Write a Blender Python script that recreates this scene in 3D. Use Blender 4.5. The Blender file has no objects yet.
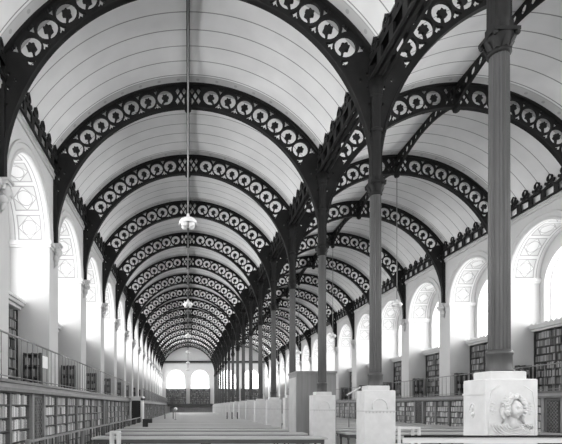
import bpy, math, random
from mathutils import Vector, Matrix
random.seed(7)
PI = math.pi
sc = bpy.context.scene
COL = sc.collection

# ------------------------------------------------------------------ camera, world, light, exposure
EYE = 1.65
cam_data = bpy.data.cameras.new('camera')
cam = bpy.data.objects.new('camera', cam_data); COL.objects.link(cam)
cam.location = (0, 0, EYE); cam.rotation_euler = (PI/2, 0, 0)
cam_data.sensor_width = 36; cam_data.lens = 460/562*36
cam_data.shift_x = 93/562; cam_data.shift_y = 185/562
cam_data.clip_end = 300; cam_data.clip_start = 0.05
sc.camera = cam
world = bpy.data.worlds.new('world'); sc.world = world; world.use_nodes = True
world.node_tree.nodes['Background'].inputs[0].default_value = (1, 1, 1, 1)
world.node_tree.nodes['Background'].inputs[1].default_value = 2.0
sc.view_settings.view_transform = 'Standard'; sc.view_settings.look = 'None'
sc.view_settings.gamma = 1; sc.view_settings.use_curve_mapping = False
sc.view_settings.exposure = 0.12
PANE_GLOW = 1.2       # frosted glass itself
SIDE_W, END_W, BACK_W = 135.0, 420.0, 90.0    # daylight behind each side / far / back window
def day_light(name, loc, rot, w, h, power, spread):
    l = bpy.data.lights.new(name, 'AREA'); l.shape = 'RECTANGLE'; l.size = w; l.size_y = h; l.energy = power; l.spread = math.radians(spread)
    o = bpy.data.objects.new(name, l); COL.objects.link(o); o.location = loc; o.rotation_euler = rot; return o
for _k in range(19):
    _y = (-0.484+_k+.5)*4.25
    day_light('daylight', (-4.358-1.75, _y, 6.3), (PI/2, 0, -PI/2), 2.9, 3.3, SIDE_W, 108)
    day_light('daylight', (3*4.358+1.75, _y, 6.3), (PI/2, 0, PI/2), 2.9, 3.3, SIDE_W, 108)
for _x in (-2.05, 2.05, 2*4.358-2.05, 2*4.358+2.05):
    day_light('daylight', (_x, 18.516*4.25+.8, 6.3), (-PI/2, 0, 0), 3.1, 3.3, END_W, 140)
    day_light('daylight', (_x, -0.484*4.25-.8, 6.3), (PI/2, 0, 0), 3.1, 3.3, BACK_W, 160)

# ------------------------------------------------------------------ dimensions (metres)
S = 4.25                       # bay
W = 4.358                      # half width of a nave
ZC = 6.944                     # centre of the arches
RO = 5.192                     # outer radius of a rib = vault radius
AI, BI = 4.27, 4.41            # inner ellipse of a rib
XR = 3*W
RIBS = [(k+0.516)*S for k in range(1, 18)]
Y0, Y1 = -0.484*S, 18.516*S
ZV = ZC+math.sqrt(RO**2-W**2)  # vault meets wall
U = S/460.0
GZ0, GZ1 = 2.00, 2.18          # gallery slab
CX = [0.0, 2*W]
ORD = ['first','second','third','fourth','fifth','sixth','seventh','eighth','ninth','tenth','eleventh','twelfth',
       'thirteenth','fourteenth','fifteenth','sixteenth','seventeenth','eighteenth','nineteenth','twentieth']

# ------------------------------------------------------------------ materials
def nt(m):
    m.use_nodes = True; return m.node_tree
class G:
    """tiny helper for math nodes"""
    def __init__(s, tree): s.t = tree
    def m(s, op, a, b=None, c=None):
        n = s.t.nodes.new('ShaderNodeMath'); n.operation = op
        for i, v in enumerate((a, b, c)):
            if v is None: continue
            if isinstance(v, (int, float)): n.inputs[i].default_value = v
            else: s.t.links.new(v, n.inputs[i])
        return n.outputs[0]
    def line(s, a, centre, half):       # 1 where |a-centre|<half
        return s.m('LESS_THAN', s.m('ABSOLUTE', s.m('SUBTRACT', a, centre)), half)
def mat(name, c, rough=0.6, metal=0.0, noise=0.12, scale=3.0, bump=0.0, spec=0.5, stretch=(1,1,1)):
    m = bpy.data.materials.new(name); t = nt(m); b = t.nodes['Principled BSDF']
    b.inputs['Roughness'].default_value = rough; b.inputs['Metallic'].default_value = metal
    b.inputs['Specular IOR Level'].default_value = spec
    tc = t.nodes.new('ShaderNodeTexCoord'); mp = t.nodes.new('ShaderNodeMapping'); mp.inputs['Scale'].default_value = stretch
    t.links.new(tc.outputs['Object'], mp.inputs[0])
    n = t.nodes.new('ShaderNodeTexNoise'); n.inputs['Scale'].default_value = scale; n.inputs['Detail'].default_value = 4
    t.links.new(mp.outputs[0], n.inputs[0])
    r = t.nodes.new('ShaderNodeMapRange'); r.inputs[1].default_value = .25; r.inputs[2].default_value = .75
    r.inputs[3].default_value = c*(1-noise); r.inputs[4].default_value = c*(1+noise)
    t.links.new(n.outputs[0], r.inputs[0]); t.links.new(r.outputs[0], b.inputs['Base Color'])
    if bump:
        bp = t.nodes.new('ShaderNodeBump'); bp.inputs['Strength'].default_value = bump; bp.inputs['Distance'].default_value = .02
        t.links.new(n.outputs[0], bp.inputs['Height']); t.links.new(bp.outputs[0], b.inputs['Normal'])
    return m
M = {}
M['iron'] = mat('black_painted_iron', .014, .6, noise=.3, spec=.25)
M['column'] = mat('grey_painted_iron', .06, .45, noise=.2, stretch=(6,6,.5))
M['stone'] = mat('white_limestone', .80, .8, noise=.05, scale=2, bump=.1)
M['pedestal'] = mat('pale_limestone', .72, .7, noise=.08, scale=5, bump=.3)
M['wall'] = mat('pale_plaster', .60, .85, noise=.04, scale=1.0)
M['cornice'] = mat('grey_stone_moulding', .55, .8, noise=.08)
M['wood'] = mat('brown_oak', .16, .5, noise=.25, scale=4, stretch=(1,1,.2))
M['darkwood'] = mat('dark_oak', .055, .5, noise=.3, scale=4)
M['greywood'] = mat('grey_wood', .27, .6, noise=.15, scale=6, stretch=(2,2,.15))
M['table'] = mat('pale_table_wood', .52, .65, noise=.12, scale=4, stretch=(.2,2,1))
M['tableleg_shade'] = mat('table_leg_and_shade_wood', .12, .5, noise=.15)
M['slab'] = mat('gallery_fascia', .30, .6, noise=.15, scale=3)
M['rail'] = mat('railing_iron', .22, .4, noise=.1)
M['white'] = mat('white_paint', .82, .4, noise=.03)
M['enamel'] = mat('white_enamel', .88, .25, noise=.01)
M['frame'] = mat('window_frame_paint', .6, .5, noise=.05)
M['black'] = mat('black_lacquer', .015, .4, noise=.2)
M['ground'] = mat('ground_outside', .35, .9)

def emis(name, s):
    m = bpy.data.materials.new(name); t = nt(m); t.nodes.remove(t.nodes['Principled BSDF'])
    e = t.nodes.new('ShaderNodeEmission'); e.inputs[1].default_value = s
    tr = t.nodes.new('ShaderNodeBsdfTransparent'); ad = t.nodes.new('ShaderNodeAddShader')
    t.links.new(e.outputs[0], ad.inputs[0]); t.links.new(tr.outputs[0], ad.inputs[1])
    t.links.new(ad.outputs[0], t.nodes['Material Output'].inputs[0]); return m
M['pane'] = emis('daylit_frosted_glass', PANE_GLOW)
M['endpane'] = emis('daylit_end_glass', PANE_GLOW)
M['backpane'] = emis('daylit_back_glass', PANE_GLOW)

def book_mat(name, lo, hi, island=True):
    m = bpy.data.materials.new(name); t = nt(m); b = t.nodes['Principled BSDF']; b.inputs['Roughness'].default_value = .6
    r = t.nodes.new('ShaderNodeMapRange'); r.inputs[3].default_value = lo; r.inputs[4].default_value = hi
    if island:
        g = t.nodes.new('ShaderNodeNewGeometry'); src = g.outputs['Random Per Island']
    else:
        g = t.nodes.new('ShaderNodeObjectInfo'); src = g.outputs['Random']
    p = t.nodes.new('ShaderNodeMath'); p.operation = 'POWER'; p.inputs[1].default_value = 1.4
    t.links.new(src, p.inputs[0]); t.links.new(p.outputs[0], r.inputs[0]); t.links.new(r.outputs[0], b.inputs['Base Color'])
    return m
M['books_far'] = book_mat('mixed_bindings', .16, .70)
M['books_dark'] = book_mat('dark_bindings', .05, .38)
M['book'] = book_mat('vellum_and_leather', .25, .85, island=False)

def vault_mat():
    m = bpy.data.materials.new('vault_plaster'); t = nt(m); g = G(t); b = t.nodes['Principled BSDF']
    b.inputs['Roughness'].default_value = .85
    tc = t.nodes.new('ShaderNodeTexCoord'); sp = t.nodes.new('ShaderNodeSeparateXYZ'); t.links.new(tc.outputs['Object'], sp.inputs[0])
    x, y, z = sp.outputs
    fy = g.m('FRACT', g.m('ADD', g.m('DIVIDE', y, S), -0.516+10))         # 0 at a rib
    dist = g.m('MULTIPLY', g.m('MINIMUM', fy, g.m('SUBTRACT', 1.0, fy)), S)
    # four joints between two ribs
    q = g.m('MULTIPLY', g.m('SUBTRACT', fy, 0.22), 1/0.1355)
    fq = g.m('ABSOLUTE', g.m('SUBTRACT', g.m('FRACT', g.m('ADD', q, .5)), .5))
    joint = g.m('MULTIPLY', g.m('LESS_THAN', fq, .026), g.m('GREATER_THAN', dist, .38))
    band = g.m('LESS_THAN', dist, .36)
    edge = g.m('LESS_THAN', g.m('ABSOLUTE', g.m('SUBTRACT', dist, .36)), .02)
    ang = g.m('ARCTAN2', x, z)
    fa = g.m('SUBTRACT', g.m('FRACT', g.m('MULTIPLY', ang, 8.4)), .5)
    dot = g.m('LESS_THAN', g.m('ADD', g.m('POWER', g.m('MULTIPLY', fa, .62), 2), g.m('POWER', g.m('SUBTRACT', dist, .22), 2)), .0028)
    n = t.nodes.new('ShaderNodeTexNoise'); n.inputs['Scale'].default_value = 1.3; n.inputs['Detail'].default_value = 6
    t.links.new(tc.outputs['Object'], n.inputs[0])
    base = g.m('MULTIPLY_ADD', n.outputs[0], .22, .66)
    v = g.m('SUBTRACT', base, g.m('MULTIPLY', joint, .50))
    v = g.m('SUBTRACT', v, g.m('MULTIPLY', band, .28))
    v = g.m('SUBTRACT', v, g.m('MULTIPLY', edge, .14))
    v = g.m('SUBTRACT', v, g.m('MULTIPLY', g.m('MULTIPLY', dot, band), .14))
    t.links.new(v, b.inputs['Base Color']); return m
M['vault'] = vault_mat()

def soffit_mat():
    m = bpy.data.materials.new('panelled_soffit'); t = nt(m); g = G(t); b = t.nodes['Principled BSDF']
    b.inputs['Roughness'].default_value = .85
    uv = t.nodes.new('ShaderNodeUVMap'); sp = t.nodes.new('ShaderNodeSeparateXYZ'); t.links.new(uv.outputs[0], sp.inputs[0])
    u, v = sp.outputs[0], sp.outputs[1]
    p = g.m('ABSOLUTE', g.m('MULTIPLY', g.m('SUBTRACT', g.m('FRACT', g.m('DIVIDE', u, .858)), .5), .858))
    q = g.m('ABSOLUTE', g.m('SUBTRACT', v, .60))
    inside = g.m('LESS_THAN', q, .37)
    l1 = g.line(g.m('MAXIMUM', p, q), .355, .018)
    l2 = g.line(g.m('ADD', p, q), .345, .018)
    rr = g.m('SQRT', g.m('ADD', g.m('MULTIPLY', p, p), g.m('MULTIPLY', q, q)))
    l3 = g.line(rr, .22, .013)
    l4 = g.line(q, .47, .015)
    tot = g.m('MINIMUM', 1.0, g.m('ADD', g.m('ADD', l1, l2), g.m('ADD', l3, l4)))
    corner = g.m('MULTIPLY', g.m('GREATER_THAN', g.m('ADD', p, q), .36), g.m('LESS_THAN', g.m('MAXIMUM', p, q), .34))
    val = g.m('SUBTRACT', .70, g.m('MULTIPLY', tot, .34))
    val = g.m('SUBTRACT', val, g.m('MULTIPLY', corner, .10))
    t.links.new(val, b.inputs['Base Color']); return m
M['soffit'] = soffit_mat()

def floor_mat():
    m = bpy.data.materials.new('floor_boards'); t = nt(m); b = t.nodes['Principled BSDF']; b.inputs['Roughness'].default_value = .4
    tc = t.nodes.new('ShaderNodeTexCoord'); br = t.nodes.new('ShaderNodeTexBrick')
    t.links.new(tc.outputs['Object'], br.inputs[0])
    br.inputs['Color1'].default_value = (.42,.42,.42,1); br.inputs['Color2'].default_value = (.52,.52,.52,1)
    br.inputs['Mortar'].default_value = (.2,.2,.2,1); br.inputs['Scale'].default_value = 1
    br.inputs['Mortar Size'].default_value = .006; br.inputs['Brick Width'].default_value = 1.4; br.inputs['Row Height'].default_value = .16
    t.links.new(br.outputs[0], b.inputs['Base Color']); return m
M['floor'] = floor_mat()

# ------------------------------------------------------------------ mesh helpers
def link(o, parent=None):
    COL.objects.link(o)
    if parent is not None: o.parent = parent
    return o
def tag(o, label=None, cat=None, group=None, kind=None):
    if label: o['label'] = label
    if cat: o['category'] = cat
    if group: o['group'] = group
    if kind: o['kind'] = kind
    return o
def thing(name, label, cat, loc=(0,0,0), rz=0, group=None):
    o = bpy.data.objects.new(name, None); o.empty_display_size = .1; link(o)
    o.location = loc; o.rotation_euler = (0, 0, rz)
    return tag(o, label, cat, group)
def copy_tree(o, parent=None):
    c = o.copy(); COL.objects.link(c); c.parent = parent
    for ch in o.children: copy_tree(ch, c)
    return c
def obj(name, me, parent=None, loc=None):
    o = bpy.data.objects.new(name, me); link(o, parent)
    if loc: o.location = loc
    return o

class MB:
    def __init__(s): s.v = []; s.f = []; s.sm = []
    def add(s, vs, fs, smooth=False, mtx=None):
        k = len(s.v)
        if mtx is not None: vs = [tuple(mtx @ Vector(p)) for p in vs]
        s.v += [tuple(p) for p in vs]; s.f += [tuple(i+k for i in f) for f in fs]; s.sm += [smooth]*len(fs)
        return s
    def box(s, a, b, mtx=None):
        x0,y0,z0 = a; x1,y1,z1 = b
        if x0 > x1: x0, x1 = x1, x0
        if y0 > y1: y0, y1 = y1, y0
        if z0 > z1: z0, z1 = z1, z0
        vs = [(x0,y0,z0),(x1,y0,z0),(x1,y1,z0),(x0,y1,z0),(x0,y0,z1),(x1,y0,z1),(x1,y1,z1),(x0,y1,z1)]
        return s.add(vs, [(0,3,2,1),(4,5,6,7),(0,1,5,4),(1,2,6,5),(2,3,7,6),(3,0,4,7)], False, mtx)
    def bevbox(s, a, b, c=.01, mtx=None):
        x0,y0,z0 = a; x1,y1,z1 = b
        # chamfered vertical edges + top
        def ring(i, z): 
            return [(x0+c+i,y0+i,z),(x1-c-i,y0+i,z),(x1-i,y0+c+i,z),(x1-i,y1-c-i,z),(x1-c-i,y1-i,z),(x0+c+i,y1-i,z),(x0+i,y1-c-i,z),(x0+i,y0+c+i,z)]
        vs = ring(0,z0)+ring(0,z1-c)+ring(c,z1)
        fs = [tuple(reversed(range(8)))]
        for r in (0, 8):
            for i in range(8): j = (i+1) % 8; fs.append((r+i, r+j, r+8+j, r+8+i))
        fs.append(tuple(range(16, 24)))
        return s.add(vs, fs, False, mtx)
    def lathe(s, prof, n=20, mtx=None, smooth=True, flute=0, depth=0.0):
        vs = []; fs = []
        for r, z in prof:
            for i in range(n):
                a = 2*PI*i/n; rr = r
                if flute: rr = r*(1-depth*abs(math.sin(flute*a/2))**.5 if False else 1-depth*(i % 2))
                vs.append((rr*math.cos(a), rr*math.sin(a), z))
        for k in range(len(prof)-1):
            for i in range(n):
                j = (i+1) % n; fs.append((k*n+i, k*n+j, (k+1)*n+j, (k+1)*n+i))
        fs.append(tuple(reversed(range(n)))); fs.append(tuple(range((len(prof)-1)*n, len(prof)*n)))
        return s.add(vs, fs, smooth, mtx)
    def tube(s, pts, r, n=8, smooth=True):
        pts = [Vector(p) for p in pts]; vs = []; fs = []
        for k, p in enumerate(pts):
            d = (pts[min(k+1, len(pts)-1)]-pts[max(k-1, 0)]).normalized()
            up = Vector((0,0,1)) if abs(d.z) < .9 else Vector((1,0,0))
            a = d.cross(up).normalized(); b = a.cross(d)
            rr = r[k] if isinstance(r, (list, tuple)) else r
            for i in range(n):
                t = 2*PI*i/n; vs.append(tuple(p+a*(rr*math.cos(t))+b*(rr*math.sin(t))))
        for k in range(len(pts)-1):
            for i in range(n):
                j = (i+1) % n; fs.append((k*n+i, (k+1)*n+i, (k+1)*n+j, k*n+j))
        fs.append(tuple(range(n))); fs.append(tuple(reversed(range((len(pts)-1)*n, len(pts)*n))))
        return s.add(vs, fs, smooth)
    def ball(s, c, r, n=10, fn=None):
        rx, ry, rz = (r, r, r) if isinstance(r, (int, float)) else r
        vs = []; fs = []; m = n
        for k in range(1, m):
            ph = PI*k/m
            for i in range(2*n):
                a = PI*i/n
                p = Vector((math.sin(ph)*math.cos(a), math.sin(ph)*math.sin(a), math.cos(ph)))
                q = fn(p) if fn else p
                vs.append((c[0]+q.x*rx, c[1]+q.y*ry, c[2]+q.z*rz))
        top = len(vs); vs.append((c[0], c[1], c[2]+rz)); vs.append((c[0], c[1], c[2]-rz))
        N = 2*n
        for k in range(m-2):
            for i in range(N):
                j = (i+1) % N; fs.append((k*N+i, (k+1)*N+i, (k+1)*N+j, k*N+j))
        for i in range(N):
            j = (i+1) % N; fs.append((top, i, j)); fs.append((top+1, (m-2)*N+j, (m-2)*N+i))
        return s.add(vs, fs, True)
    def sweep_arc(s, path, nx, w, t):
        """flange: path of (x,z) points with outward normals nx; width w along y, thickness t inward"""
        vs = []; fs = []
        for (x, z), (ax, az) in zip(path, nx):
            for (k, yy) in ((0,-w/2),(0,w/2),(1,w/2),(1,-w/2)):
                vs.append((x-ax*t*k, yy, z-az*t*k))
        n = len(path)
        for k in range(n-1):
            for i in range(4):
                j = (i+1) % 4; fs.append((k*4+i, k*4+j, (k+1)*4+j, (k+1)*4+i))
        fs.append((3,2,1,0)); fs.append(tuple((n-1)*4+i for i in range(4)))
        return s.add(vs, fs, False)
    def mesh(s, name, material):
        me = bpy.data.meshes.new(name); me.from_pydata(s.v, [], s.f); me.materials.append(material)
        me.polygons.foreach_set('use_smooth', s.sm); me.update(); return me
    def build(s, name, material, parent=None, loc=None):
        return obj(name, s.mesh(name, material), parent, loc)

def curve_mesh(name, loops, thick, material, axis='XZ'):
    """filled 2-D outlines with holes, extruded; axis XZ: thickness along Y centred; YZ: thickness along X centred"""
    cu = bpy.data.curves.new(name, 'CURVE'); cu.dimensions = '2D'; cu.fill_mode = 'BOTH'; cu.extrude = thick/2
    for lp in loops:
        sp = cu.splines.new('POLY'); sp.points.add(len(lp)-1)
        for i, (a, b) in enumerate(lp): sp.points[i].co = (a, b, 0, 1)
        sp.use_cyclic_u = True
    o = bpy.data.objects.new(name, cu); COL.objects.link(o)
    bpy.context.view_layer.update()
    me = bpy.data.meshes.new_from_object(o.evaluated_get(bpy.context.evaluated_depsgraph_get()))
    bpy.data.objects.remove(o); bpy.data.curves.remove(cu)
    for v in me.vertices:
        a, b, c = v.co
        v.co = (a, -c, b) if axis == 'XZ' else (c, a, b)
    me.materials.clear(); me.materials.append(material); me.name = name; me.update(); return me
def mesh_lists(me):
    return [tuple(v.co) for v in me.vertices], [tuple(p.vertices) for p in me.polygons]
def struct(o): o['kind'] = 'structure'; return o

# ================================================================== SETTING
MB().box((-W-1.6, Y0-1.6, -.2), (XR+1.6, Y1+.6, 0)).build('floor', M['floor']); struct(bpy.data.objects['floor'])

# vaults
def vault(cx):
    th = math.asin(W/RO); n = 48
    ys = [Y0-.3, Y1+.3]; vs = []; fs = []
    for r in (RO, RO+.18):
        for y in ys:
            for i in range(n+1):
                a = -th+2*th*i/n; vs.append((r*math.sin(a), y, r*math.cos(a)))
    N = n+1
    for i in range(n):
        fs.append((i, i+1, N+i+1, N+i)); fs.append((2*N+i, 3*N+i, 3*N+i+1, 2*N+i+1))
        fs.append((i, 2*N+i, 2*N+i+1, i+1)); fs.append((N+i, N+i+1, 3*N+i+1, 3*N+i))
    mb = MB().add(vs, fs, True)
    o = mb.build('ceiling', M['vault'], None, (cx, 0, ZC)); return struct(o)
for c in CX: vault(c)

# side walls: a thick arcaded inner leaf and a thinner outer leaf with the window openings
ARC_R, ARC_Z = 1.64, 6.87
WIN_R, WIN_Z, WIN_SILL = 1.42, 6.50, 4.75
REV = 1.24
NB = 19
def arch_loop(yc, r, zc, z0, n=24):
    return [(yc-r, z0)]+[(yc-r*math.cos(PI*i/n), zc+r*math.sin(PI*i/n)) for i in range(n+1)]+[(yc+r, z0)]
def side_wall(name, xw, sgn):
    loops = [[(Y0, 0), (Y1, 0), (Y1, ZV+.25), (Y0, ZV+.25)]]
    loops2 = [list(loops[0])]
    for k in range(NB):
        yc = Y0+(k+.5)*S
        loops.append(arch_loop(yc, ARC_R, ARC_Z, GZ1)); loops2.append(arch_loop(yc, WIN_R, WIN_Z, WIN_SILL))
    mb = MB()
    v, f = mesh_lists(curve_mesh('t', loops, REV, M['wall'], 'YZ'))
    mb.add([(x+xw+sgn*REV/2, y, z) for x, y, z in v], f)
    v, f = mesh_lists(curve_mesh('t', loops2, .35, M['wall'], 'YZ'))
    mb.add([(x+xw+sgn*(REV+.175), y, z) for x, y, z in v], f)
    for k in range(NB+1):        # impost mouldings round the piers
        y = Y0+k*S; hw = S/2-ARC_R
        for (e, z0, z1) in ((.05, 6.66, 6.74), (.09, 6.74, 6.87)):
            mb.box((xw-sgn*e, max(y-hw-e, Y0-.05), z0), (xw+sgn*REV, min(y+hw+e, Y1+.05), z1))
    for k in range(NB):          # archivolts
        yc = Y0+(k+.5)*S; n = 32; vs = []; fs = []
        for i in range(n+1):
            a = PI*i/n
            for r, e in ((ARC_R, 0), (ARC_R, .035), (ARC_R+.07, .05), (ARC_R+.09, .02), (ARC_R+.22, .02), (ARC_R+.24, .05), (ARC_R+.29, .05), (ARC_R+.30, 0)):
                vs.append((xw-sgn*e, yc-r*math.cos(a), ARC_Z+r*math.sin(a)))
        for i in range(n):
            for j in range(7): fs.append((i*8+j, i*8+j+1, (i+1)*8+j+1, (i+1)*8+j))
        mb.add(vs, fs)
    w = mb.build(name, M['wall']); struct(w)
    # panelled soffit of each arch
    n = 28; vs = []; fs = []; uvs = []; rr = ARC_R-.012
    for i in range(n+1):
        a = PI*i/n
        for e in (0.01, REV-.005):
            vs.append((sgn*e, -rr*math.cos(a), rr*math.sin(a))); uvs.append((a*rr, e))
    for i in range(n): fs.append((2*i, 2*i+1, 2*i+3, 2*i+2))
    me = bpy.data.meshes.new('arch_soffit'); me.from_pydata(vs, [], fs); me.materials.append(M['soffit'])
    ul = me.uv_layers.new(name='UVMap')
    for lp in me.loops: ul.data[lp.index].uv = uvs[lp.vertex_index]
    me.update()
    for k in range(NB): obj('arch_soffit', me, w, (xw, Y0+(k+.5)*S, ARC_Z))
    return w
side_wall('wall_left', -W, -1); side_wall('wall_right', XR, 1)

# windows of the side walls
def window_meshes(r, zc, sill, nm):
    lp = arch_loop(0, r, zc, sill); inner = arch_loop(0, r-.07, zc, sill+.07)
    fr = curve_mesh(nm, [lp, inner], .08, M['frame'], 'YZ'); v, f = mesh_lists(fr)
    mb = MB().add(v, f)
    for y in (-r*.5, 0, r*.5):
        mb.box((-.025, y-.02, sill), (.025, y+.02, zc+math.sqrt(max(r*r-y*y, 0))-.03))
    z = sill+.55
    while z < zc+.2: mb.box((-.02, -r+.03, z-.015), (.02, r-.03, z+.015)); z += .55
    return mb.mesh(nm, M['frame']), curve_mesh('pane', [lp], .02, M['pane'], 'YZ')
wf, wp = window_meshes(WIN_R+.04, WIN_Z, WIN_SILL-.04, 'window_frame')
wn = 1
for xw, sg in ((-W, -1), (XR, 1)):
    for k in range(NB):
        o = obj('window_%d' % wn, wf, None, (xw+sg*(REV+.30), Y0+(k+.5)*S, 0)); struct(o)
        obj('pane', wp, o, (sg*.05, 0, 0)); wn += 1

# end walls
def lunette_outline():
    pts = [(-W-1.5, 0), (XR+1.5, 0), (XR+1.5, 13), (-W-1.5, 13)]
    return pts
EW_R, EW_Z, EW_S = 1.52, 6.45, 4.75
ew_c = [c+d for c in CX for d in (-2.05, 2.05)]
M['endwall'] = mat('white_plaster', .85, .85, noise=.03)
def end_wall(name, y, sgn, pane):
    global wn
    loops = [lunette_outline()]+[[(a, b) for a, b in arch_loop(c, EW_R, EW_Z, EW_S)] for c in ew_c]
    v, f = mesh_lists(curve_mesh('t', loops, .5, M['wall'], 'XZ'))
    mb = MB().add([(x, yy+y+sgn*.25, z) for x, yy, z in v], f)
    for c in ew_c:
        n = 32; vs = []; fs = []
        for i in range(n+1):
            a = PI*i/n
            for r, e in ((EW_R, 0), (EW_R, .05), (EW_R+.25, .05), (EW_R+.26, 0)): vs.append((c-r*math.cos(a), y-sgn*e, EW_Z+r*math.sin(a)))
        for i in range(n):
            for j in range(3): fs.append((i*4+j, i*4+j+1, (i+1)*4+j+1, (i+1)*4+j))
        mb.add(vs, fs)
    w = mb.build(name, M['endwall']); struct(w)
    lp = arch_loop(0, EW_R+.04, EW_Z, EW_S-.04); inner = arch_loop(0, EW_R-.03, EW_Z, EW_S+.03)
    v, f = mesh_lists(curve_mesh('t', [lp, inner], .08, M['frame'], 'XZ')); mb = MB().add(v, f)
    for x in (-.75, 0, .75): mb.box((x-.02, -.02, EW_S), (x+.02, .02, EW_Z+math.sqrt(EW_R**2-x*x)-.02))
    for z in (5.3, 5.85, 6.4): mb.box((-EW_R+.02, -.02, z-.015), (EW_R-.02, .02, z+.015))
    fm = mb.mesh('window_frame', M['frame']); pm = curve_mesh('pane', [lp], .02, pane, 'XZ')
    for c in ew_c:
        o = obj('window_%d' % wn, fm, None, (c, y+sgn*.44, 0)); struct(o); obj('pane', pm, o, (0, sgn*.05, 0)); wn += 1
end_wall('wall_far', Y1, 1, M['endpane']); end_wall('wall_back', Y0, -1, M['backpane'])

# cornices under the vault (stone), valley beam, iron cresting, ridge ribs
def long_box(name, parts, m):
    mb = MB()
    for a, b in parts: mb.box(a, b)
    return struct(mb.build(name, m))
ZK0, ZK1, ZKT = 9.20, 9.56, 10.03
long_box('trim_1', [((-W, Y0, 9.00), (-W+.05, Y1, 9.10)), ((-W, Y0, 9.10), (-W+.075, Y1, 9.16))], M['cornice'])
long_box('trim_2', [((XR, Y0, 9.00), (XR-.05, Y1, 9.10)), ((XR, Y0, 9.10), (XR-.075, Y1, 9.16))], M['cornice'])
long_box('trim_3', [((W-.10, Y0, 9.60), (W+.10, Y1, ZV+.25)), ((W-.04, Y0, 9.20), (W+.04, Y1, 9.26))], M['iron'])
long_box('trim_4', [((-W, Y1-.14, 9.0), (XR, Y1, 9.2))], M['cornice'])
long_box('trim_5', [((-W, Y1-.22, 9.2), (W-.2, Y1-.15, 9.5)), ((W+.2, Y1-.22, 9.2), (XR, Y1-.15, 9.5))], M['iron'])

long_box('trim_12', [((-W, Y0, 9.18), (-W+.03, Y1, 9.74))], M['white'])
long_box('trim_13', [((XR, Y0, 9.18), (XR-.03, Y1, 9.74))], M['white'])
PITCH = S/7
def fleuron():
    p = PITCH/2; b0, b1 = ZK0, ZK1
    top = ZKT
    half = [(0.0, top), (.045, top-.06), (.11, top-.10), (.135, top-.17), (.12, top-.24), (.07, top-.29),
            (.12, top-.29), (.20, top-.25), (.235, top-.30), (.20, top-.37), (.13, top-.40), (p, b1+.01)]
    out = [(-p, b0), (p, b0)]+[(x, z) for x, z in reversed(half)]+[(-x, z) for x, z in half[1:]]
    h1 = [(-.20, b0+.04), (.20, b0+.04), (.20, b0+.31), (-.20, b0+.31)]
    h2 = [(.075*math.cos(a*PI/4), top-.17+.085*math.sin(a*PI/4)) for a in range(8)]
    h3 = [(0, top-.31), (.06, top-.36), (0, top-.41), (-.06, top-.36)]
    return mesh_lists(curve_mesh('t', [out, h1, h2, h3], .05, M['iron'], 'YZ'))
fv, ff = fleuron()
def cresting(name, x, sgn):
    mb = MB(); n = int(round((Y1-Y0)/PITCH))
    for k in range(n): mb.add([(x+a, Y0+(k+.5)*PITCH+b, c) for a, b, c in fv], ff)
    for z0, z1 in ((ZK0-.02, ZK0+.04), (ZK1-.05, ZK1)):
        mb.box((x-.03, Y0, z0), (x+.03, Y1, z1))
    return struct(mb.build(name, M['iron']))
cresting('trim_6', -W+.13, 1); cresting('trim_7', W-.15, 1); cresting('trim_8', W+.15, 1); cresting('trim_9', XR-.13, 1)

def ridge(name, cx):
    mb = MB(); zt = ZC+RO+.01
    for k in range(0, 18):
        a = (k+.516)*S; b = a+S; n = 14; L = b-a
        low = [(a+L*i/n, ZC+RO-.74+.46*math.sin(PI*i/n)**.8) for i in range(n+1)]
        loops = [[(a, zt)]+low+[(b, zt)]]
        def lo(t): return ZC+RO-.74+.46*math.sin(PI*t)**.8
        q = 12
        for i in range(q):
            t = (i+.5)/q; y = a+L*t; l = lo(t); h = zt-l
            r = min(.12, h*.3); c = (l+zt)/2
            m_ = 8
            loops.append([(y+r*1.0*math.cos(2*PI*j/m_), c+r*math.sin(2*PI*j/m_)) for j in range(m_)])
        v, f = mesh_lists(curve_mesh('t', loops, .05, M['iron'], 'YZ')); mb.add([(cx+x, y, z) for x, y, z in v], f)
        vs = []; fs = []
        for i, (y, z) in enumerate(low):
            for dx, dz in ((-.045, 0), (.045, 0), (.045, .05), (-.045, .05)): vs.append((cx+dx, y, z+dz))
        for i in range(n):
            for j in range(4): jj = (j+1) % 4; fs.append((i*4+j, i*4+jj, (i+1)*4+jj, (i+1)*4+j))
        mb.add(vs, fs)
    return struct(mb.build(name, M['iron']))
ridge('trim_10', CX[0]); ridge('trim_11', CX[1])

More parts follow.
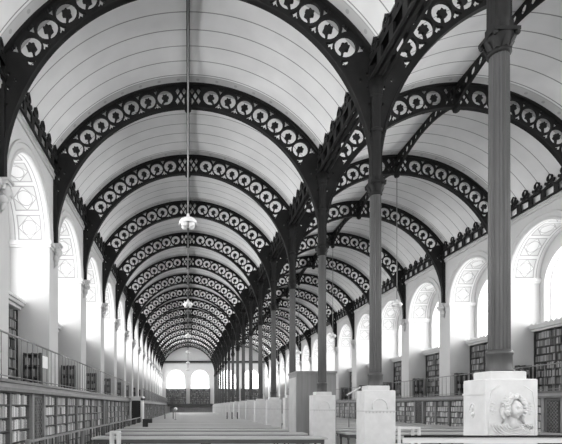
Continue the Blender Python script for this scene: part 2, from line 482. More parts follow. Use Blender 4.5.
# ================================================================== IRON RIBS
def rib_meshes():
    th = math.asin((W-.02)/RO); n = 26
    def outer(a): return (RO*math.sin(a), RO*math.cos(a))
    def inner(a): return (AI*math.sin(a), BI*math.cos(a))
    right_o = [outer(th*i/n) for i in range(n+1)]                    # crown -> wall
    right_i = [inner(PI/2*(1-i/34)) for i in range(35)]              # foot -> crown
    cut = min(range(35), key=lambda q: abs(math.atan2(*right_i[q])-math.radians(56.2)))
    half = right_o+right_i[cut:]
    loop = half+[(-x, z) for x, z in reversed(half[:-1])][:-1]
    loops = [loop]
    span = [right_o[-1], (W-.02, 1.6), (W-.02, -.02), (AI-.03, -.06)]+right_i[:cut+1]
    span_loops = [span]
    # scrolls
    def cell(a, k, sx):
        rm = (RO+math.hypot(*inner(a)))/2
        cx, cz = rm*math.sin(a), rm*math.cos(a)
        def P(u, v): # u tangential (towards foot), v radial outward
            x = cx+u*math.cos(a)+v*math.sin(a); z = cz-u*math.sin(a)+v*math.cos(a)
            return (sx*x, z)
        r2 = .25; st = 1.92*PI; ph0 = -.30*PI
        m = 20; A = []; B = []
        for i in range(m+1):
            t = ph0+st*i/m; A.append(P(r2*math.cos(t), r2*math.sin(t)))
            ri = .095+.020*math.cos(6*t)+.06*(i/m)**5
            B.append(P(ri*math.cos(t), ri*math.sin(t)))
        loops.append(A+B[::-1])
        # leaf openings between this scroll and the next
        for s_ in (1, -1):
            loops.append([P(.2875, s_*.13), P(.33, s_*.21), P(.395, s_*.265), P(.375, s_*.32), P(.32, s_*.28), P(.2875, s_*.33), P(.255, s_*.28), P(.195, s_*.32), P(.18, s_*.265), P(.245, s_*.21)])
    d = math.radians(6.85)
    for sx in (1, -1):
        for k in range(7): cell(math.radians(8.9)+k*d, k, sx)
        # crown lozenges
        for (u, v) in ((.13, .16), (.13, -.16), (.34, .16), (.34, -.16), (.235, 0)):
            rr = RO-.39; loops.append([(sx*(u+du), rr+v+dv) for du, dv in ((-.08, 0), (0, .13), (.08, 0), (0, -.13))])
        # foliage openings of the spandrel by the springing
        for (x, z, r) in ((3.93, 2.60, .085), (4.15, 2.42, .05), (3.99, 2.28, .045), (4.17, 2.10, .05), (3.68, 2.62, .04), (4.2, 1.72, .035)):
            if sx > 0: span_loops.append([(x-r*.7, z+r*.5), (x+r*.8, z+r*.9), (x+r*.9, z-r*.3), (x, z-r)])
    wb = MB(); v, f = mesh_lists(curve_mesh('t', loops, .07, M['iron'], 'XZ')); wb.add(v, f)
    v, f = mesh_lists(curve_mesh('t', span_loops, .07, M['iron'], 'XZ')); wb.add(v, f); wb.add([(-a, b, c) for a, b, c in v], [tuple(reversed(q)) for q in f])
    web = wb.mesh('openwork_web', M['iron'])
    full = [(-x, z) for x, z in reversed(right_o)]+right_o[1:]
    nrm = [Vector((x, z)).normalized()[:] for x, z in full]
    of = MB().sweep_arc(full, nrm, .20, .07).mesh('outer_flange', M['iron'])
    inn = right_i+[(-x, z) for x, z in reversed(right_i)][1:]
    inn = [(-x, z) for x, z in inn]
    nr = [Vector((-x/AI**2, -z/BI**2)).normalized()[:] for x, z in inn]
    nf = MB().sweep_arc(inn, nr, .17, -.0).mesh('inner_flange', M['iron']) if False else MB().sweep_arc(inn, nr, .17, .055).mesh('inner_flange', M['iron'])
    ft = MB().box((-.03, -.09, 0.0), (.085, .09, ZV-ZC-.1)).box((-.04, -.11, -.06), (.09, .11, .04)).mesh('foot_bar', M['iron'])
    bm = MB()
    bm.lathe([(.05,-.44),(.10,-.40),(.13,-.30),(.07,-.22),(.12,-.1),(.12,.0)], 12)
    boss = bm.mesh('crown_boss', M['iron'])
    return web, of, nf, ft, boss
RW, ROF, RIF, RFT, RBO = rib_meshes()
SIDE = ['left', 'right']
def rib(cx, y, label):
    t = thing('iron_rib', label, 'arch', (cx, y, ZC), 0, 'openwork iron ribs of the vaults')
    obj('openwork_web', RW, t); obj('outer_flange', ROF, t); obj('inner_flange', RIF, t)
    for s in (-1, 1):
        fb = obj('foot_bar', RFT, t, (s*(W-.09), 0, 0)); fb.rotation_euler = (0, 0, 0 if s > 0 else PI)
    obj('crown_boss', RBO, t, (0, 0, BI+.30))
    return t
for si, cx in enumerate(CX):
    for k, y in enumerate(RIBS):
        rib(cx, y, 'black openwork iron arch under the %s vault, %s from the camera' % (SIDE[si], ORD[k]))

# ================================================================== COLUMNS, PEDESTALS
def column_proto():
    t = thing('iron_column', '', 'column')
    shaft = MB().lathe([(.136, 2.44), (.135, 3.2), (.132, 4.5), (.126, 6.35), (.125, 6.58)], 40, smooth=False, flute=20, depth=.09).build('shaft', M['column'], t)
    MB().lathe([(.168, 2.14), (.168, 2.16), (.160, 2.18), (.156, 2.36), (.166, 2.38), (.168, 2.40), (.160, 2.42), (.136, 2.45)], 32).build('base', M['column'], t)
    cb = MB().lathe([(.128, 6.55), (.15, 6.57), (.15, 6.60), (.13, 6.62), (.14, 6.70), (.175, 6.78), (.18, 6.80)], 24)
    cb.box((-.18, -.18, 6.80), (.18, .18, 6.85))
    for k in range(8):
        a = 2*PI*k/8; m = Matrix.Rotation(a, 4, 'Z')
        cb.add([(.125, -.045, 6.61), (.125, .045, 6.61), (.165, .045, 6.69), (.205, .025, 6.76), (.205, -.025, 6.76), (.165, -.045, 6.69), (.20, 0, 6.73), (.155,0,6.62)],
               [(0,7,6,5),(7,1,2,6),(5,6,4),(6,2,3),(6,3,4)], True, m)
    for k in range(4):
        a = PI/4+k*PI/2; c = (.215*math.cos(a), .215*math.sin(a), 6.78); cb.ball(c, .035, 6)
    cb.build('capital', M['iron'], t)
    pb = MB().lathe([(.13, 6.85), (.125, 7.1), (.12, 8.6), (.15, 8.9), (.20, 9.20)], 20)
    for z in (8.0, 8.8): pb.lathe([(.12, z), (.16, z+.03), (.16, z+.07), (.12, z+.10)], 20)
    pb.build('upper_post', M['iron'], t)
    return t
colp = column_proto()
PW = .357
def head_fn(p):
    q = p.copy()
    return q
def bust_mesh():
    """relief bust: head with hair, neck and draped shoulders; front is -Y, origin at the face of the block"""
    mb = MB()
    def g(p, c, s): 
        d = (p-Vector(c)).length; return math.exp(-(d/s)**2)
    def face(p):   # unit sphere point -> face
        r = 1.0
        r += .34*g(p, (.0, -1, -.12), .15)          # nose
        r += .14*g(p, (.0, -1, .06), .15)
        r -= .38*g(p, (.32, -.92, .12), .19)+.38*g(p, (-.32, -.92, .12), .19)   # eye sockets
        r += .14*g(p, (.32, -.90, .11), .08)+.14*g(p, (-.32, -.90, .11), .08)   # eyeballs
        r += .16*g(p, (.28, -.9, .36), .14)+.16*g(p, (-.28, -.9, .36), .14)
        r -= .16*g(p, (0, -.88, -.33), .10); r += .20*g(p, (0, -.88, -.44), .10); r -= .16*g(p, (.06, -.86, -.56), .09)+.16*g(p, (-.06, -.86, -.56), .09)  # lips
        r += .20*g(p, (0, -.70, -.80), .20)         # chin
        r += .04*g(p, (.45, -.8, -.25), .25)+.04*g(p, (-.45, -.8, -.25), .25)
        q = p*r
        if q.z < 0: q.x *= 1-.28*(-q.z)**1.5
        return q
    rot = Matrix.Rotation(math.radians(4), 4, 'Z') @ Matrix.Rotation(math.radians(8), 4, 'X')
    hb = MB(); hb.ball((0, 0, 0), (.085, .115, .125), 40, face)
    mb.add(hb.v, hb.f, True, Matrix.Translation((0, -.045, .0)) @ rot)
    rnd = random.Random(3)
    hr = MB()
    for i in range(150):      # wreath of curls round the face
        a = rnd.uniform(-.25*PI, 1.25*PI); rad = rnd.uniform(.80, 1.22)
        x = .125*rad*math.cos(a); z = .155*rad*math.sin(a)+.02
        y = -.03-rnd.uniform(0, .05)+(.05 if rad > 1.12 else -.02)
        hr.ball((x, y*.9, z), rnd.uniform(.015, .026), 5)
    for i in range(14):      # top wreath leaves
        a = PI*(.1+.8*i/13); hr.ball((.13*math.cos(a), -.03, .165*math.sin(a)+.01), (.03, .018, .02), 5)
    mb.add(hr.v, hr.f, True, Matrix.Translation((0, -.02, .0)))
    mb.tube([(0.0, -.02, -.09), (0, -.02, -.17), (0, -.01, -.24)], [.05, .048, .08], 14)
    mb.ball((0, -.0, -.30), (.20, .06, .11), 14)
    for k in range(6):       # folds of the drape
        r = .08+.028*k
        mb.tube([(r*1.25*math.cos(a), -.058+.008*k-.015*abs(math.sin(a)), -.20-r*.85*abs(math.sin(a))) for a in [PI*(1+i/14) for i in range(15)]], .011, 6)
    for s in (-1, 1):        # side tresses and leaves
        mb.tube([(s*.125, -.04, .02), (s*.15, -.04, -.06), (s*.12, -.05, -.13), (s*.15, -.03, -.19)], [.03, .028, .022, .012], 8)
        mb.ball((s*.23, -.0, -.02), (.035, .02, .03), 6); mb.ball((s*.27, -.0, -.05), (.025, .015, .02), 6)
    return mb
def pedestal(label, y, first=False):
    t = thing('stone_pedestal', label, 'pedestal', (W, y, 0), 0, 'stone pedestals under the columns')
    p = PW; e = .25
    b = MB()
    b.box((-p-.04, -e-.04, 0), (p+.04, e+.04, .22)); b.box((-p-.02, -e-.02, .22), (p+.02, e+.02, .27))
    b.build('plinth', M['pedestal'], t)
    MB().bevbox((-p, -e, .27), (p, e, 2.03), .012).build('block', M['pedestal'], t)
    MB().bevbox((-.25, -.19, 2.03), (.25, .19, 2.14), .012).build('cap', M['pedestal'], t)
    if first:
        o = bust_mesh().build('carved_bust', M['pedestal'], t, (.005, -e+.01, 1.62)); o['label'] = 'carved relief bust with curled hair'
        MB().box((-p-.012, -e-.003, 1.815), (-p, e, 1.84)).build('side_moulding', M['pedestal'], t)
        mb = MB()
        mb.tube([(0, .055*math.cos(2*PI*i/20), .10*math.sin(2*PI*i/20)) for i in range(21)], .009, 6)
        mb.ball((0, 0, .02), (.02, .03, .045), 8); mb.ball((0, 0, -.05), (.015, .035, .03), 8)
        mb.build('side_medallion', M['pedestal'], t, (-p, .03, 1.60))
        for s in (-1, 1):
            MB().tube([(s*.31, -e, 1.25), (s*.32, -e, 1.6), (s*.28, -e, 1.86), (s*.16, -e, 1.94)], .007, 6).build('carved_border', M['pedestal'], t)
            mb = MB()
            for q in range(5): mb.ball((s*(.25+.015*(q % 2)), -e, 1.56+.035*q), (.028, .010, .02), 5)
            mb.build('carved_leaves', M['pedestal'], t)
    else:
        mb = MB().box((-p-.012, -e-.012, 1.545), (p+.012, e+.012, 1.565)); n = 9
        for i in range(n):
            x = -p+.04+(2*p-.08)*i/(n-1); mb.box((x-.012, -e-.012, 1.515), (x+.012, -e, 1.545))
        o = mb.build('moulding', M['cornice'], t); o['label'] = 'grey dentilled moulding'
        mb = MB()
        pts = [(.17*math.cos(PI*i/16), -e, 1.66+.17*math.sin(PI*i/16)) for i in range(17)]
        mb.tube([(.17, -e, 1.60)]+pts+[(-.17, -e, 1.60)], .014, 8)
        for i in range(9): a = PI*i/8; mb.ball((.17*math.cos(a), -e-.003, 1.66+.17*math.sin(a)), (.02, .014, .02), 5)
        mb.build('carved_wreath', M['pedestal'], t)
    return t
ped_proto = None
for k, y in enumerate(RIBS):
    c = colp if k == 0 else copy_tree(colp)
    c.location = (W, y, 0)
    tag(c, 'fluted grey iron column on a stone pedestal, %s of the central row' % ORD[k], 'column', 'central row of iron columns')
    if k == 0: pedestal('white stone pedestal with a carved female bust, nearest of the row', y, True)
    elif k == 1: ped_proto = pedestal('white stone pedestal with carved wreath, %s of the central row' % ORD[k], y)
    else:
        q = copy_tree(ped_proto); q.location = (W, y, 0)
        q['label'] = 'white stone pedestal with carved wreath, %s of the central row' % ORD[k]

# carved corbels under the wall feet of the ribs
def corbel_mesh():
    mb = MB()
    mb.box((0, -.16, 6.86), (.26, .16, 6.92)); mb.box((0, -.13, 6.80), (.22, .13, 6.86))
    mb.ball((.15, 0, 6.66), (.11, .10, .15), 10, lambda p: p*(1+.25*math.exp(-((p-Vector((1,0,-.1))).length/.3)**2)-.1*math.exp(-((p-Vector((.9,.3,.1))).length/.2)**2)-.1*math.exp(-((p-Vector((.9,-.3,.1))).length/.2)**2)))
    for i in range(12):
        a = PI*i/11; mb.ball((.12, .11*math.cos(a), 6.68+.13*math.sin(a)), .04, 5)
    mb.ball((.08, 0, 6.46), (.10, .13, .12), 8); mb.tube([(.10, 0, 6.4), (.05, 0, 6.25), (.0, 0, 6.16)], [.07, .05, .02], 8)
    return mb.mesh('carved_corbel', M['cornice'])
CM = corbel_mesh()
for si, (xw, rz) in enumerate(((-W, 0), (XR, PI))):
    for k, y in enumerate(RIBS):
        o = obj('carved_corbel', CM, None, (xw, y, 0)); o.rotation_euler = (0, 0, rz)
        tag(o, 'carved stone head corbel on the %s wall, under the foot of the %s iron arch' % (SIDE[si], ORD[k]), 'corbel', 'carved head corbels')

# ================================================================== GALLERIES, RAILINGS
XG = [-3.50, XR-.858]
GL_END = 27.8
def gallery(x_edge, xw, y0, y1, label):
    t = thing('gallery_balcony', label, 'balcony', ((x_edge+xw)/2, (y0+y1)/2, GZ0))
    ox, oy = (x_edge+xw)/2, (y0+y1)/2; hx = abs(x_edge-xw)/2; hy = (y1-y0)/2; s = 1 if x_edge > xw else -1
    MB().box((-hx, -hy, .03), (hx, hy, .18)).build('floor_slab', M['slab'], t)
    MB().box((s*(hx-.03), -hy, -.04), (s*(hx+.05), hy, .03)).box((s*hx, -hy, .13), (s*(hx+.06), hy, .19)).build('fascia_moulding', M['wood'], t)
    return t
gallery(XG[0], -W, Y0, GL_END, 'narrow balcony above the bookcases along the left wall')
gallery(XG[0], -W, 36.0, Y1, 'narrow balcony along the left wall beyond the white doorway booth')
gallery(XG[1], XR, Y0, Y1, 'narrow balcony above the bookcases along the right wall')
def rail_section(parts=True, L=S):
    t = thing('balcony_railing', '', 'railing')
    r = MB().tube([(0, 0, .92), (0, L, .92)], .022, 8); b = MB().tube([(0, 0, .08), (0, L, .08)], .014, 6)
    n = 12
    if parts:
        r.build('top_rail', M['rail'], t); b.build('bottom_rail', M['rail'], t)
        bm = MB().tube([(0, 0, 0), (0, 0, .92)], .010, 6).mesh('baluster', M['rail'])
        for i in range(n): obj('baluster', bm, t, (0, (i+.5)*L/n, 0))
    return t
def rail_far(L=S):
    mb = MB().tube([(0, 0, .92), (0, L, .92)], .022, 6).tube([(0, 0, .08), (0, L, .08)], .014, 4)
    for i in range(12): mb.tube([(0, (i+.5)*L/12, 0), (0, (i+.5)*L/12, .92)], .010, 4)
    return mb.mesh('balcony_railing', M['rail'])
RS = rail_section(); RF = rail_far(); used = False
for si, sgn in ((0, 1), (1, -1)):
    x = XG[si]-sgn*.05; n = 0
    for k in range(0, 18):
        y = (k+.516)*S
        if si == 0 and (y < 6 or (GL_END-3.5 < y < 35)) or si == 1 and y < 10: continue
        n += 1
        lab = 'thin iron railing length on the %s balcony, %s from the camera' % (SIDE[si], ORD[n-1])
        if n <= 5:
            o = RS if not used else copy_tree(RS); used = True
        else:
            o = obj('balcony_railing', RF)
        o.location = (x, y, GZ1); tag(o, lab, 'railing', 'iron railing of the %s balcony' % SIDE[si])

# ================================================================== BOOKCASES
UW = 1.1429; CASE_D = .36; SH = .295
ZS = [.12+.264*i for i in range(7)]      # shelf tops of a lower unit
def unit_meshes():
    d = CASE_D
    side = MB().box((-d, -.025, 0), (0, .025, 1.96)).mesh('side_panel', M['wood'])
    shelf = MB().box((-d+.02, -UW/2+.025, -.028), (-.012, UW/2-.025, 0)).mesh('shelf', M['darkwood'])
    back = MB().box((-d, -UW/2, 0), (-d+.02, UW/2, 1.96)).mesh('back_panel', M['darkwood'])
    corn = MB().box((-d, -UW/2, 1.93), (.03, UW/2, 1.98)).mesh('cornice', M['wood'])
    plin = MB().box((-d+.02, -UW/2+.025, 0), (-.02, UW/2-.025, .09)).mesh('plinth', M['wood'])
    return side, shelf, back, corn, plin
UM = unit_meshes()
def unit_near():
    t = thing('bookcase', '', 'bookcase')
    obj('side_panel', UM[0], t, (0, -UW/2+.026, 0)); obj('side_panel', UM[0], t, (0, UW/2-.026, 0))
    obj('back_panel', UM[2], t); obj('cornice', UM[3], t); obj('plinth', UM[4], t)
    for z in ZS: obj('shelf', UM[1], t, (0, 0, z))
    return t
def unit_far_mesh():
    mb = MB()
    for dy in (-UW/2+.026, UW/2-.026): v, f = mesh_lists(UM[0]); mb.add([(a, b+dy, c) for a, b, c in v], f)
    for k in (2, 3, 4): v, f = mesh_lists(UM[k]); mb.add(v, f)
    for z in ZS: v, f = mesh_lists(UM[1]); mb.add([(a, b, c+z) for a, b, c in v], f)
    return mb.mesh('bookcase', M['wood'])
UFM = unit_far_mesh(); UN = unit_near(); un_used = False
# grille-doored pilaster cupboards
def cupboard():
    t = thing('cupboard', '', 'cupboard'); d = CASE_D; h = .49
    MB().box((-d, -h, 0), (0, h, 1.98)).build('carcass', M['wood'], t)
    dr = MB().box((0, -.27, .12), (.02, .27, 1.88)).build('door', M['darkwood'], t)
    mb = MB()
    for i in range(-6, 16):
        for s in (1, -1):
            z0 = .2+i*.13; a = (-.22, z0) if s > 0 else (.22, z0); b = (.22, z0+.44) if s > 0 else (-.22, z0+.44)
            def clip(p, q):
                (x1, w1), (x2, w2) = p, q
                lo, hi = .16, 1.84
                if max(w1, w2) < lo or min(w1, w2) > hi: return None
                if w1 < lo: x1 += (x2-x1)*(lo-w1)/(w2-w1); w1 = lo
                if w2 > hi: x2 += (x1-x2)*(w2-hi)/(w2-w1); w2 = hi
                return (x1, w1), (x2, w2)
            r = clip(a, b)
            if r: mb.tube([(.028, r[0][0], r[0][1]), (.028, r[1][0], r[1][1])], .011, 4)
    mb.build('lattice', M['rail'], dr)
    for s in (-1, 1): MB().box((0, s*.42-.06, 0), (.05, s*.42+.06, 1.98)).build('pilaster', M['greywood'], t)
    return t
CP = cupboard(); cp_used = False
# book prototypes
def book_mesh(th, h, d):
    # spine rounded towards +X, lying between y=0..th
    prof = [(-d, 0), (-.012, 0), (-.003, th*.25), (0, th*.5), (-.003, th*.75), (-.012, th), (-d, th)]
    vs = [(x, y, 0) for x, y in prof]+[(x, y, h) for x, y in prof]; n = len(prof)
    fs = [tuple(reversed(range(n))), tuple(range(n, 2*n))]+[(i, (i+1) % n, n+(i+1) % n, n+i) for i in range(n)]
    mb = MB().add(vs, fs)
    for z in (.2, .5, .8): mb.box((-.006, th*.1, h*z-.004), (.004, th*.9, h*z+.004))
    return mb.mesh('book', M['book'])
TH = [.045, .055, .065, .075, .085]; HH = [.195, .212, .228]
BM = {(a, b): book_mesh(a, b, .20) for a in TH for b in HH}
far_books = MB(); dark_books = MB()
rb = random.Random(11)
BUDGET = [0]; SHN = {6: 'top', 5: 'second', 4: 'third', 3: 'fourth'}
def fill_unit(xf, yc, sgn, individual=None):
    """xf front plane, sgn +1 faces +X. individual: phrase naming the bookcase"""
    for si, z in enumerate(ZS):
        y = yc-UW/2+.055; yend = yc+UW/2-.055
        ind = individual and si >= 3
        while True:
            th = rb.choice(TH); h = rb.choice(HH) if rb.random() > .06 else HH[0]
            if y+th > yend: break
            if rb.random() < .03: y += th; continue
            inset = rb.uniform(.03, .06)
            if ind and BUDGET[0] < 300:
                o = bpy.data.objects.new('book', BM[(th, h)]); COL.objects.link(o)
                o.location = (xf-sgn*inset, y if sgn > 0 else y+th, z+.001); o.rotation_euler = (0, 0, 0 if sgn > 0 else PI)
                tag(o, 'upright old book on the %s shelf of the %s' % (SHN[si], individual), 'book', 'books on the %s shelf of the %s' % (SHN[si], individual))
                BUDGET[0] += 1
            else:
                a = xf-sgn*inset; far_books.box((a, y, z+.001), (a-sgn*.2, y+th-.003, z+h))
            y += th+.001
XB = [-3.60, XR-.76]
# left run: cupboards at 10.5-11.5 and 19.5-20.5 ; right run: 6-7, 15-16, 24-25, ...
def lower_run(side, y0s, yend):
    global un_used, cp_used
    sgn = 1 if side == 0 else -1; rz = 0 if side == 0 else PI; n = 0; cn = 0
    for c0 in y0s:
        if c0 > -1:
            cn += 1
            o = CP if not cp_used else copy_tree(CP); cp_used = True
            o.location = (XB[side], c0+.5, 0); o.rotation_euler = (0, 0, rz)
            tag(o, 'lattice doored cupboard between bookcases under the %s balcony, %s from camera' % (SIDE[side], ORD[cn-1]), 'cupboard', 'lattice cupboards')
        for i in range(7):
            yc = c0+1+(i+.5)*UW
            if yc+UW/2 > yend or (yc < (7.5 if side == 0 else 12.5)): continue
            n += 1
            ph = 'low wooden bookcase under the %s balcony, %s from the camera' % (SIDE[side], ORD[n-1] if n <= 20 else 'number %d' % n)
            if n <= 8:
                o = UN if not un_used else copy_tree(UN); un_used = True
            else: o = obj('bookcase', UFM)
            o.location = (XB[side], yc, 0); o.rotation_euler = (0, 0, rz)
            tag(o, ph, 'bookcase', 'low bookcases under the %s balcony' % SIDE[side])
            fill_unit(XB[side], yc, sgn, '%s low bookcase under the %s balcony' % (ORD[n-1], SIDE[side]) if n <= 8 and side == 0 else None)
lower_run(0, [1.5, 10.5, 19.5], 28.6)
lower_run(0, [37.0, 46.0, 55.0, 64.0], 78)
lower_run(1, [6, 15, 24, 33, 42, 51, 60, 69], 78.3)

# upper bookcases inside the window bays
def upper_case_mesh():
    mb = MB(); L = 2*ARC_R-.02; d = .26; z0, z1 = 0, 2.51
    mb.box((-d, -L/2, z0), (-d+.02, L/2, z1))
    for i in range(4): y = -L/2+.02+(L-.04)*i/3; mb.box((-d+.02, y-.02, z0), (0, y+.02, z1))
    for j in range(8): z = .06+j*.305; mb.box((-d+.02, -L/2, z-.03), (-.01, L/2, z))
    return mb.mesh('carcass', M['darkwood'])
UCM = upper_case_mesh()
_u = MB().box((-.26, -ARC_R+.01, 2.51), (.10, ARC_R-.01, 2.60)).box((-.26, -ARC_R+.01, 2.60), (.20, ARC_R-.01, 2.70)).box((-.26, -ARC_R+.01, 2.70), (.24, ARC_R-.01, 2.76))
for _q in range(13): _u.ball((.18, -1.5+3.0*_q/12, 2.77), (.04, .09, .07), 5)
UTOP = _u.mesh('cornice', M['wall'])
for side, xw, sgn in ((0, -W, 1), (1, XR, -1)):
    for k in range(2, NB):
        yc = Y0+(k+.5)*S; xf = xw-sgn*.98
        t = thing('bookcase', 'tall bookcase below the %s window of the %s wall, on the balcony' % (ORD[k-2], SIDE[side]), 'bookcase', (xf, yc, GZ1), 0 if sgn > 0 else PI, 'tall bookcases in the window bays')
        obj('carcass', UCM, t); o = obj('cornice', UTOP, t); o['label'] = 'pale flat cornice'
        L = 2*ARC_R-.1
        for j in range(8):
            z = GZ1+.06+j*.305; y = yc-L/2
            while y < yc+L/2-.09:
                th = rb.choice(TH); h = rb.choice(HH)+.03
                if rb.random() > .05:
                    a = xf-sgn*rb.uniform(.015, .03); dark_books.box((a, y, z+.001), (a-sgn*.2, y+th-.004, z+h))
                y += th
# small bookcases standing against the piers on the balcony
def pier_case():
    mb = MB()
    mb.box((-.27, .20, 0), (.27, .22, 1.15))
    for i in range(3): x = -.25+.25*i; mb.box((x-.02, 0, 0), (x+.02, .20, 1.15))
    for j in range(4): z = .05+j*.36; mb.box((-.27, 0, z-.03), (.27, .20, z))
    return mb.mesh('bookcase', M['darkwood'])
PCM = pier_case()
for side, xw, sgn in ((0, -W, 1), (1, XR, -1)):
    for k in range(2, 12):
        yj = Y0+(k+.5)*S+ARC_R-.24
        o = obj('bookcase', PCM, None, (xw-sgn*.47, yj, GZ1))
        tag(o, 'small dark bookcase against the far pier of the %s balcony bay on the %s' % (ORD[k-2], SIDE[side]), 'bookcase', 'small pier bookcases')
        for j in range(3):
            x = -.22
            while x < .2:
                th = rb.choice(TH[:3]); h = rb.choice(HH)
                if abs(x+th/2) > .03+th/2 or True:
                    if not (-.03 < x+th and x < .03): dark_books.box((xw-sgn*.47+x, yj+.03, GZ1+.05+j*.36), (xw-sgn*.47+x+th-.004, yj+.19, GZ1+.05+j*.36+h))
                x += th
# end wall bookcases
t_n = 0
for c in ew_c:
    t_n += 1
    t = thing('bookcase', 'tall grey bookcase below the %s end window from the left' % ORD[t_n-1], 'bookcase', (c, Y1-.02, 2.2), 0, 'end wall bookcases')
    mb = MB().box((-1.72, -.3, -.2), (1.72, -.28, 2.5))
    mb = MB(); mb.box((-1.72, -.04, -.0), (1.72, 0, 2.5))
    for i in range(4): x = -1.70+3.4*i/3; mb.box((x-.03, -.35, 0), (x+.03, -.04, 2.5))
    for j in range(9): mb.box((-1.72, -.34, j*.305), (1.72, -.04, j*.305+.03))
    mb.build('carcass', M['darkwood'], t)
    MB().box((-1.75, -.38, 2.5), (1.75, 0, 2.56)).build('cornice', M['wood'], t)
    for j in range(8):
        x = c-1.64
        while x < c+1.6:
            th = rb.choice(TH)*1.4
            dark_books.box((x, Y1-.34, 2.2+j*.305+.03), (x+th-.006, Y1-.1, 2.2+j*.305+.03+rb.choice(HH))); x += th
t = thing('gallery_balcony', 'dark balcony crossing the end wall under the far bookcases', 'balcony', (W, Y1-.5, GZ0))
MB().box((-2*W+.9, -.5, .03), (2*W-.9, .5, .18)).build('floor_slab', M['darkwood'], t)
MB().box((-2*W+.9, -.56, -.25), (2*W-.9, -.5, .2)).build('fascia_moulding', M['darkwood'], t)
mb = MB().box((-2*W+1.3, -.2, 0), (2*W-1.3, .2, 1.7))
mb.build('panelling', M['greywood'], t, (0, .28, -GZ0))

# ================================================================== LOW BALUSTRADE, TABLES
XL = -2.85
def low_section():
    t = thing('low_balustrade', '', 'balustrade'); L = S
    MB().bevbox((-.04, 0, 1.01), (.04, L, 1.05), .008).build('top_rail', M['greywood'], t)
    MB().box((-.03, 0, .10), (.03, L, .15)).build('bottom_rail', M['greywood'], t)
    pb = MB().lathe([(.012, .15), (.018, .3), (.012, .5), (.018, .8), (.012, 1.01)], 8).mesh('baluster', M['column'])
    for i in range(10): obj('baluster', pb, t, (0, (i+.5)*L/10, 0))
    MB().box((-.04, -.04, 0), (.04, .04, 1.07)).build('post', M['greywood'], t)
    return t
LS = low_section()
for k in range(5):
    o = LS if k == 0 else copy_tree(LS); o.location = (XL, 8.2+k*S, 0)
    tag(o, 'low balustrade length in front of the left bookcases, %s from the camera' % ORD[k], 'balustrade', 'low balustrade along the left bookcases')

def table_proto(L, label):
    t = thing('reading_table', label, 'table'); hl = L/2; hw = .48
    MB().bevbox((-hl, -hw, .75), (hl, hw, .80), .01).build('table_top', M['table'], t)
    MB().box((-hl+.08, -hw+.08, .64), (hl-.08, -hw+.11, .75)).box((-hl+.08, hw-.11, .64), (hl-.08, hw-.08, .75)).box((-hl+.08,-hw+.08,.64),(-hl+.11,hw-.08,.75)).box((hl-.11,-hw+.08,.64),(hl-.08,hw-.08,.75)).build('apron', M['tableleg_shade'], t)  # apron coloured dark to paint the shade line under the table edge
    lg = MB().lathe([(.025, 0), (.035, .05), (.025, .1), (.04, .3), (.03, .55), (.045, .62), (.045, .75)], 10).mesh('leg', M['tableleg_shade'])
    for x in (-hl+.12, 0, hl-.12):
        for y in (-hw+.12, hw-.12): obj('leg', lg, t, (x, y, 0))
    return t
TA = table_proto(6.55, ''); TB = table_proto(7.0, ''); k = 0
y = 12.7
while y < 72:
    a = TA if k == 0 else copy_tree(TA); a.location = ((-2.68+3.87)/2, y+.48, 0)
    nm = ORD[k] if k < 20 else 'number %d' % (k+1)
    tag(a, 'long pale reading table across the left nave, %s from the camera' % nm, 'table', 'reading tables of the left nave')
    if not (abs(y-99) < 1):
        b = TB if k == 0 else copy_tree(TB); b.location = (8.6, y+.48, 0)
        tag(b, 'long pale reading table across the right nave, %s from the camera' % nm, 'table', 'reading tables of the right nave')
    k += 1; y += 2.15
NT = k

# tall grey booth between the third and fourth columns
bx0, bx1, by0, by1, bz = 3.69, 5.03, 15.62, 16.83, 2.87
t = thing('grey_cabinet', 'tall plain grey wooden cabinet behind the third stone pedestal', 'cabinet', ((bx0+bx1)/2, (by0+by1)/2, 0))
hx, hy = (bx1-bx0)/2, (by1-by0)/2
MB().box((-hx, -hy, 0), (hx, hy, bz-.08)).build('carcass', M['greywood'], t)
MB().box((-hx-.03, -hy-.03, bz-.08), (hx+.03, hy+.03, bz)).build('cornice', M['greywood'], t)
MB().box((-hx-.02, -hy-.02, 0), (hx+.02, hy+.02, .18)).build('plinth', M['wood'], t)
for s in (-1, 1):
    d = MB().box((s*.32-.29, -hy-.02, .24), (s*.32+.29, -hy, bz-.16)).build('door', M['greywood'], t)
    MB().ball((s*.06, -hy-.035, 1.3), .02, 6).build('knob', M['rail'], d)
MB().box((-hx-.015, -hy+.1, .3), (-hx, hy-.1, bz-.2)).build('side_panel', M['cornice'], t)

# white booth with a dark doorway, by the end of the left balcony
t = thing('white_booth', 'white painted booth with a dark doorway by the left balcony end', 'booth', (-3.18, 28.6, 0))
MB().box((-.40, -.5, 0), (-.28, .5, 2.2)).box((.28, -.5, 0), (.40, .5, 2.2)).box((-.40, -.5, 2.05), (.40, .5, 2.22)).box((-.28, .44, 0), (.28, .5, 2.05)).build('frame', M['white'], t)
MB().box((-.28, -.42, 0), (.28, -.38, 2.04)).build('door', M['black'], t)
MB().box((-.44, -.55, 2.22), (.44, .55, 2.30)).build('cornice', M['white'], t)

# dark case on a table, left of centre
t = thing('dark_box', 'small black stepped box standing on a reading table at left', 'box', (-1.73, 19.7, .80))
MB().box((-.20, -.14, .0), (.02, .14, .17)).build('lower_case', M['black'], t)
MB().box((-.20, -.14, .17), (.20, .14, .34)).build('upper_case', M['black'], t)

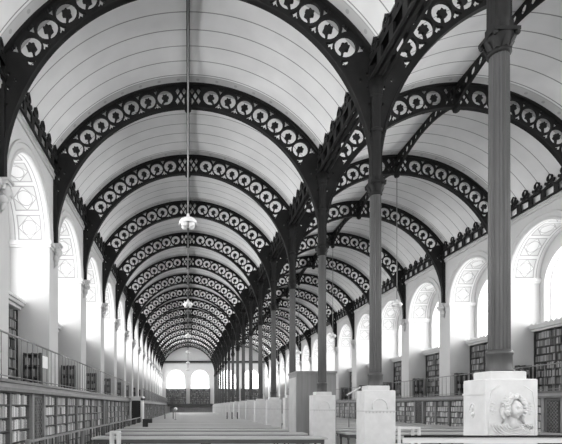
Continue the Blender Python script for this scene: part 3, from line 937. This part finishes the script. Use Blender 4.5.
# white stands
def stand(x0, x1, y, z, label):
    t = thing('white_stand', label, 'stand', ((x0+x1)/2, y, 0)); h = (x1-x0)/2
    MB().box((-h, -.2, z-.05), (h, .2, z)).build('top', M['white'], t)
    lm = MB().box((-.03, -.03, 0), (.03, .03, z-.05)).mesh('leg', M['white'])
    for sx in (-1, 1):
        for sy in (-1, 1): obj('leg', lm, t, (sx*(h-.03), sy*.17, 0))
    MB().box((-h+.03, -.17, z-.5), (h-.03, .17, z-.46)).build('shelf', M['white'], t)
stand(5.47, 6.05, 13.1-.95, 1.13, 'white painted side stand in the right nave, just right of the second pedestal')
stand(-2.04, -1.80, 13.1-.95, 1.015, 'narrow white painted stand at the left end of the nearest tables')

# thin rail crossing in front of the nearest pedestal
t = thing('metal_barrier', 'pale low barrier with thin dark top rail crossing in front of the bust pedestal', 'barrier', (4.55, 5.85, 0))
MB().tube([(-1.8, 0, 1.275), (1.8, 0, 1.275)], .014, 8).build('top_rail', M['iron'], t)
MB().box((-1.8, .02, 1.19), (1.8, .05, 1.255)).build('board', M['white'], t)
pm = MB().lathe([(.09, 0), (.09, .02), (.02, .05), (.012, .1), (.012, 1.27)], 12).mesh('post', M['table'])
for x in (-1.7, 1.7): obj('post', pm, t, (x, .065, 0))

# a handrail by the bookcases of the right nave
t = thing('handrail', 'pale slanting stair handrail in the right nave, left of the second pedestal', 'handrail', (6.95, 19.3, 0))
MB().tube([(-.28, 0, 2.15), (.28, 0, 2.48)], .035, 8).build('rail', M['white'], t)
for x, z in ((-.2, 2.18), (.2, 2.42)): MB().tube([(x, 0, 0), (x, 0, z)], .02, 6).build('post', M['rail'], t)

# notice hung on the left railing
t = thing('notice_board', 'small blank white notice hanging on the left balcony railing', 'notice', (XG[0]-.01, 11.3, 2.60))
MB().box((-.008, -.19, .0), (.008, .19, .30)).build('sheet', M['white'], t)
MB().box((-.012, -.20, .29), (.012, .20, .31)).build('clip_bar', M['rail'], t)

# dark chairs by the pedestals
def chair():
    t = thing('dark_chair', '', 'chair'); m = M['darkwood']
    MB().bevbox((-.21, -.2, .43), (.21, .2, .47), .01).build('seat', m, t)
    lf = MB().box((-.02, -.02, 0), (.02, .02, .43)).mesh('leg', m)
    for x in (-.18, .18):
        for yy in (-.17, .17): obj('leg', lf, t, (x, yy, 0))
    MB().box((-.2, -.2, .47), (-.16, -.16, 1.28)).box((.16, -.2, .47), (.2, -.16, 1.28)).box((-.16, -.19, 1.02), (.16, -.17, 1.25)).box((-.16, -.19, .68), (.16, -.17, .76)).build('backrest', m, t)
    return t
CH = chair()
for i, (x, yy) in enumerate(((2.95, 32.6), (3.3, 32.6), (3.68, 32.6), (-.9, 33.5), (-1.5, 33.5))):
    o = CH if i == 0 else copy_tree(CH); o.location = (x, yy, 0); o.rotation_euler = (0, 0, -PI/2)
    tag(o, ['dark wooden chair at a right hand table end, leftmost of three', 'dark wooden chair at a right hand table end, middle of three', 'dark wooden chair at a right hand table end, nearest the pedestals',
            'dark wooden chair far down the left nave, right one of a pair', 'dark wooden chair far down the left nave, left one of a pair'][i], 'chair', 'dark wooden chairs')
t = thing('globe_lamp', 'small white globe lamp standing on a far reading table', 'lamp', (-.82, 30.4, .80))
MB().lathe([(.09, 0), (.09, .02), (.02, .04), (.015, .6)], 12).build('stem', M['rail'], t)
MB().ball((0, 0, .72), .12, 8).build('globe', M['enamel'], t)

# ================================================================== PENDANT LAMPS
def lamp():
    t = thing('pendant_lamp', '', 'lamp')
    MB().tube([(0, 0, .22), (0, 0, 5.5)], .018, 8).build('rod', M['rail'], t)
    MB().lathe([(.03, .24), (.04, .18), (.06, .15), (.15, .12), (.205, .06), (.215, .0), (.205, -.01), (.14, .02)], 24).build('shade', M['enamel'], t)
    mb = MB()
    for k in range(4): a = PI/4+PI/2*k; mb.ball((.12*math.cos(a), .12*math.sin(a), -.01), (.075, .075, .085), 8)
    mb.build('globes', M['enamel'], t)
    return t
LP = lamp(); first = True
LZ = EYE+462*U-.02
for si, cx in enumerate(CX):
    for n, D in enumerate((2.516, 4.516, 6.516, 8.516, 10.516, 12.516)):
        if si == 1 and n == 0: continue
        o = LP if first else copy_tree(LP); first = False
        o.location = (cx, D*S, LZ)
        j = n if si == 0 else n-1
        tag(o, 'white shaded pendant lamp on a long rod in the %s nave, %s from camera' % (SIDE[si], ORD[j]), 'lamp', 'pendant lamps of the %s nave' % SIDE[si])

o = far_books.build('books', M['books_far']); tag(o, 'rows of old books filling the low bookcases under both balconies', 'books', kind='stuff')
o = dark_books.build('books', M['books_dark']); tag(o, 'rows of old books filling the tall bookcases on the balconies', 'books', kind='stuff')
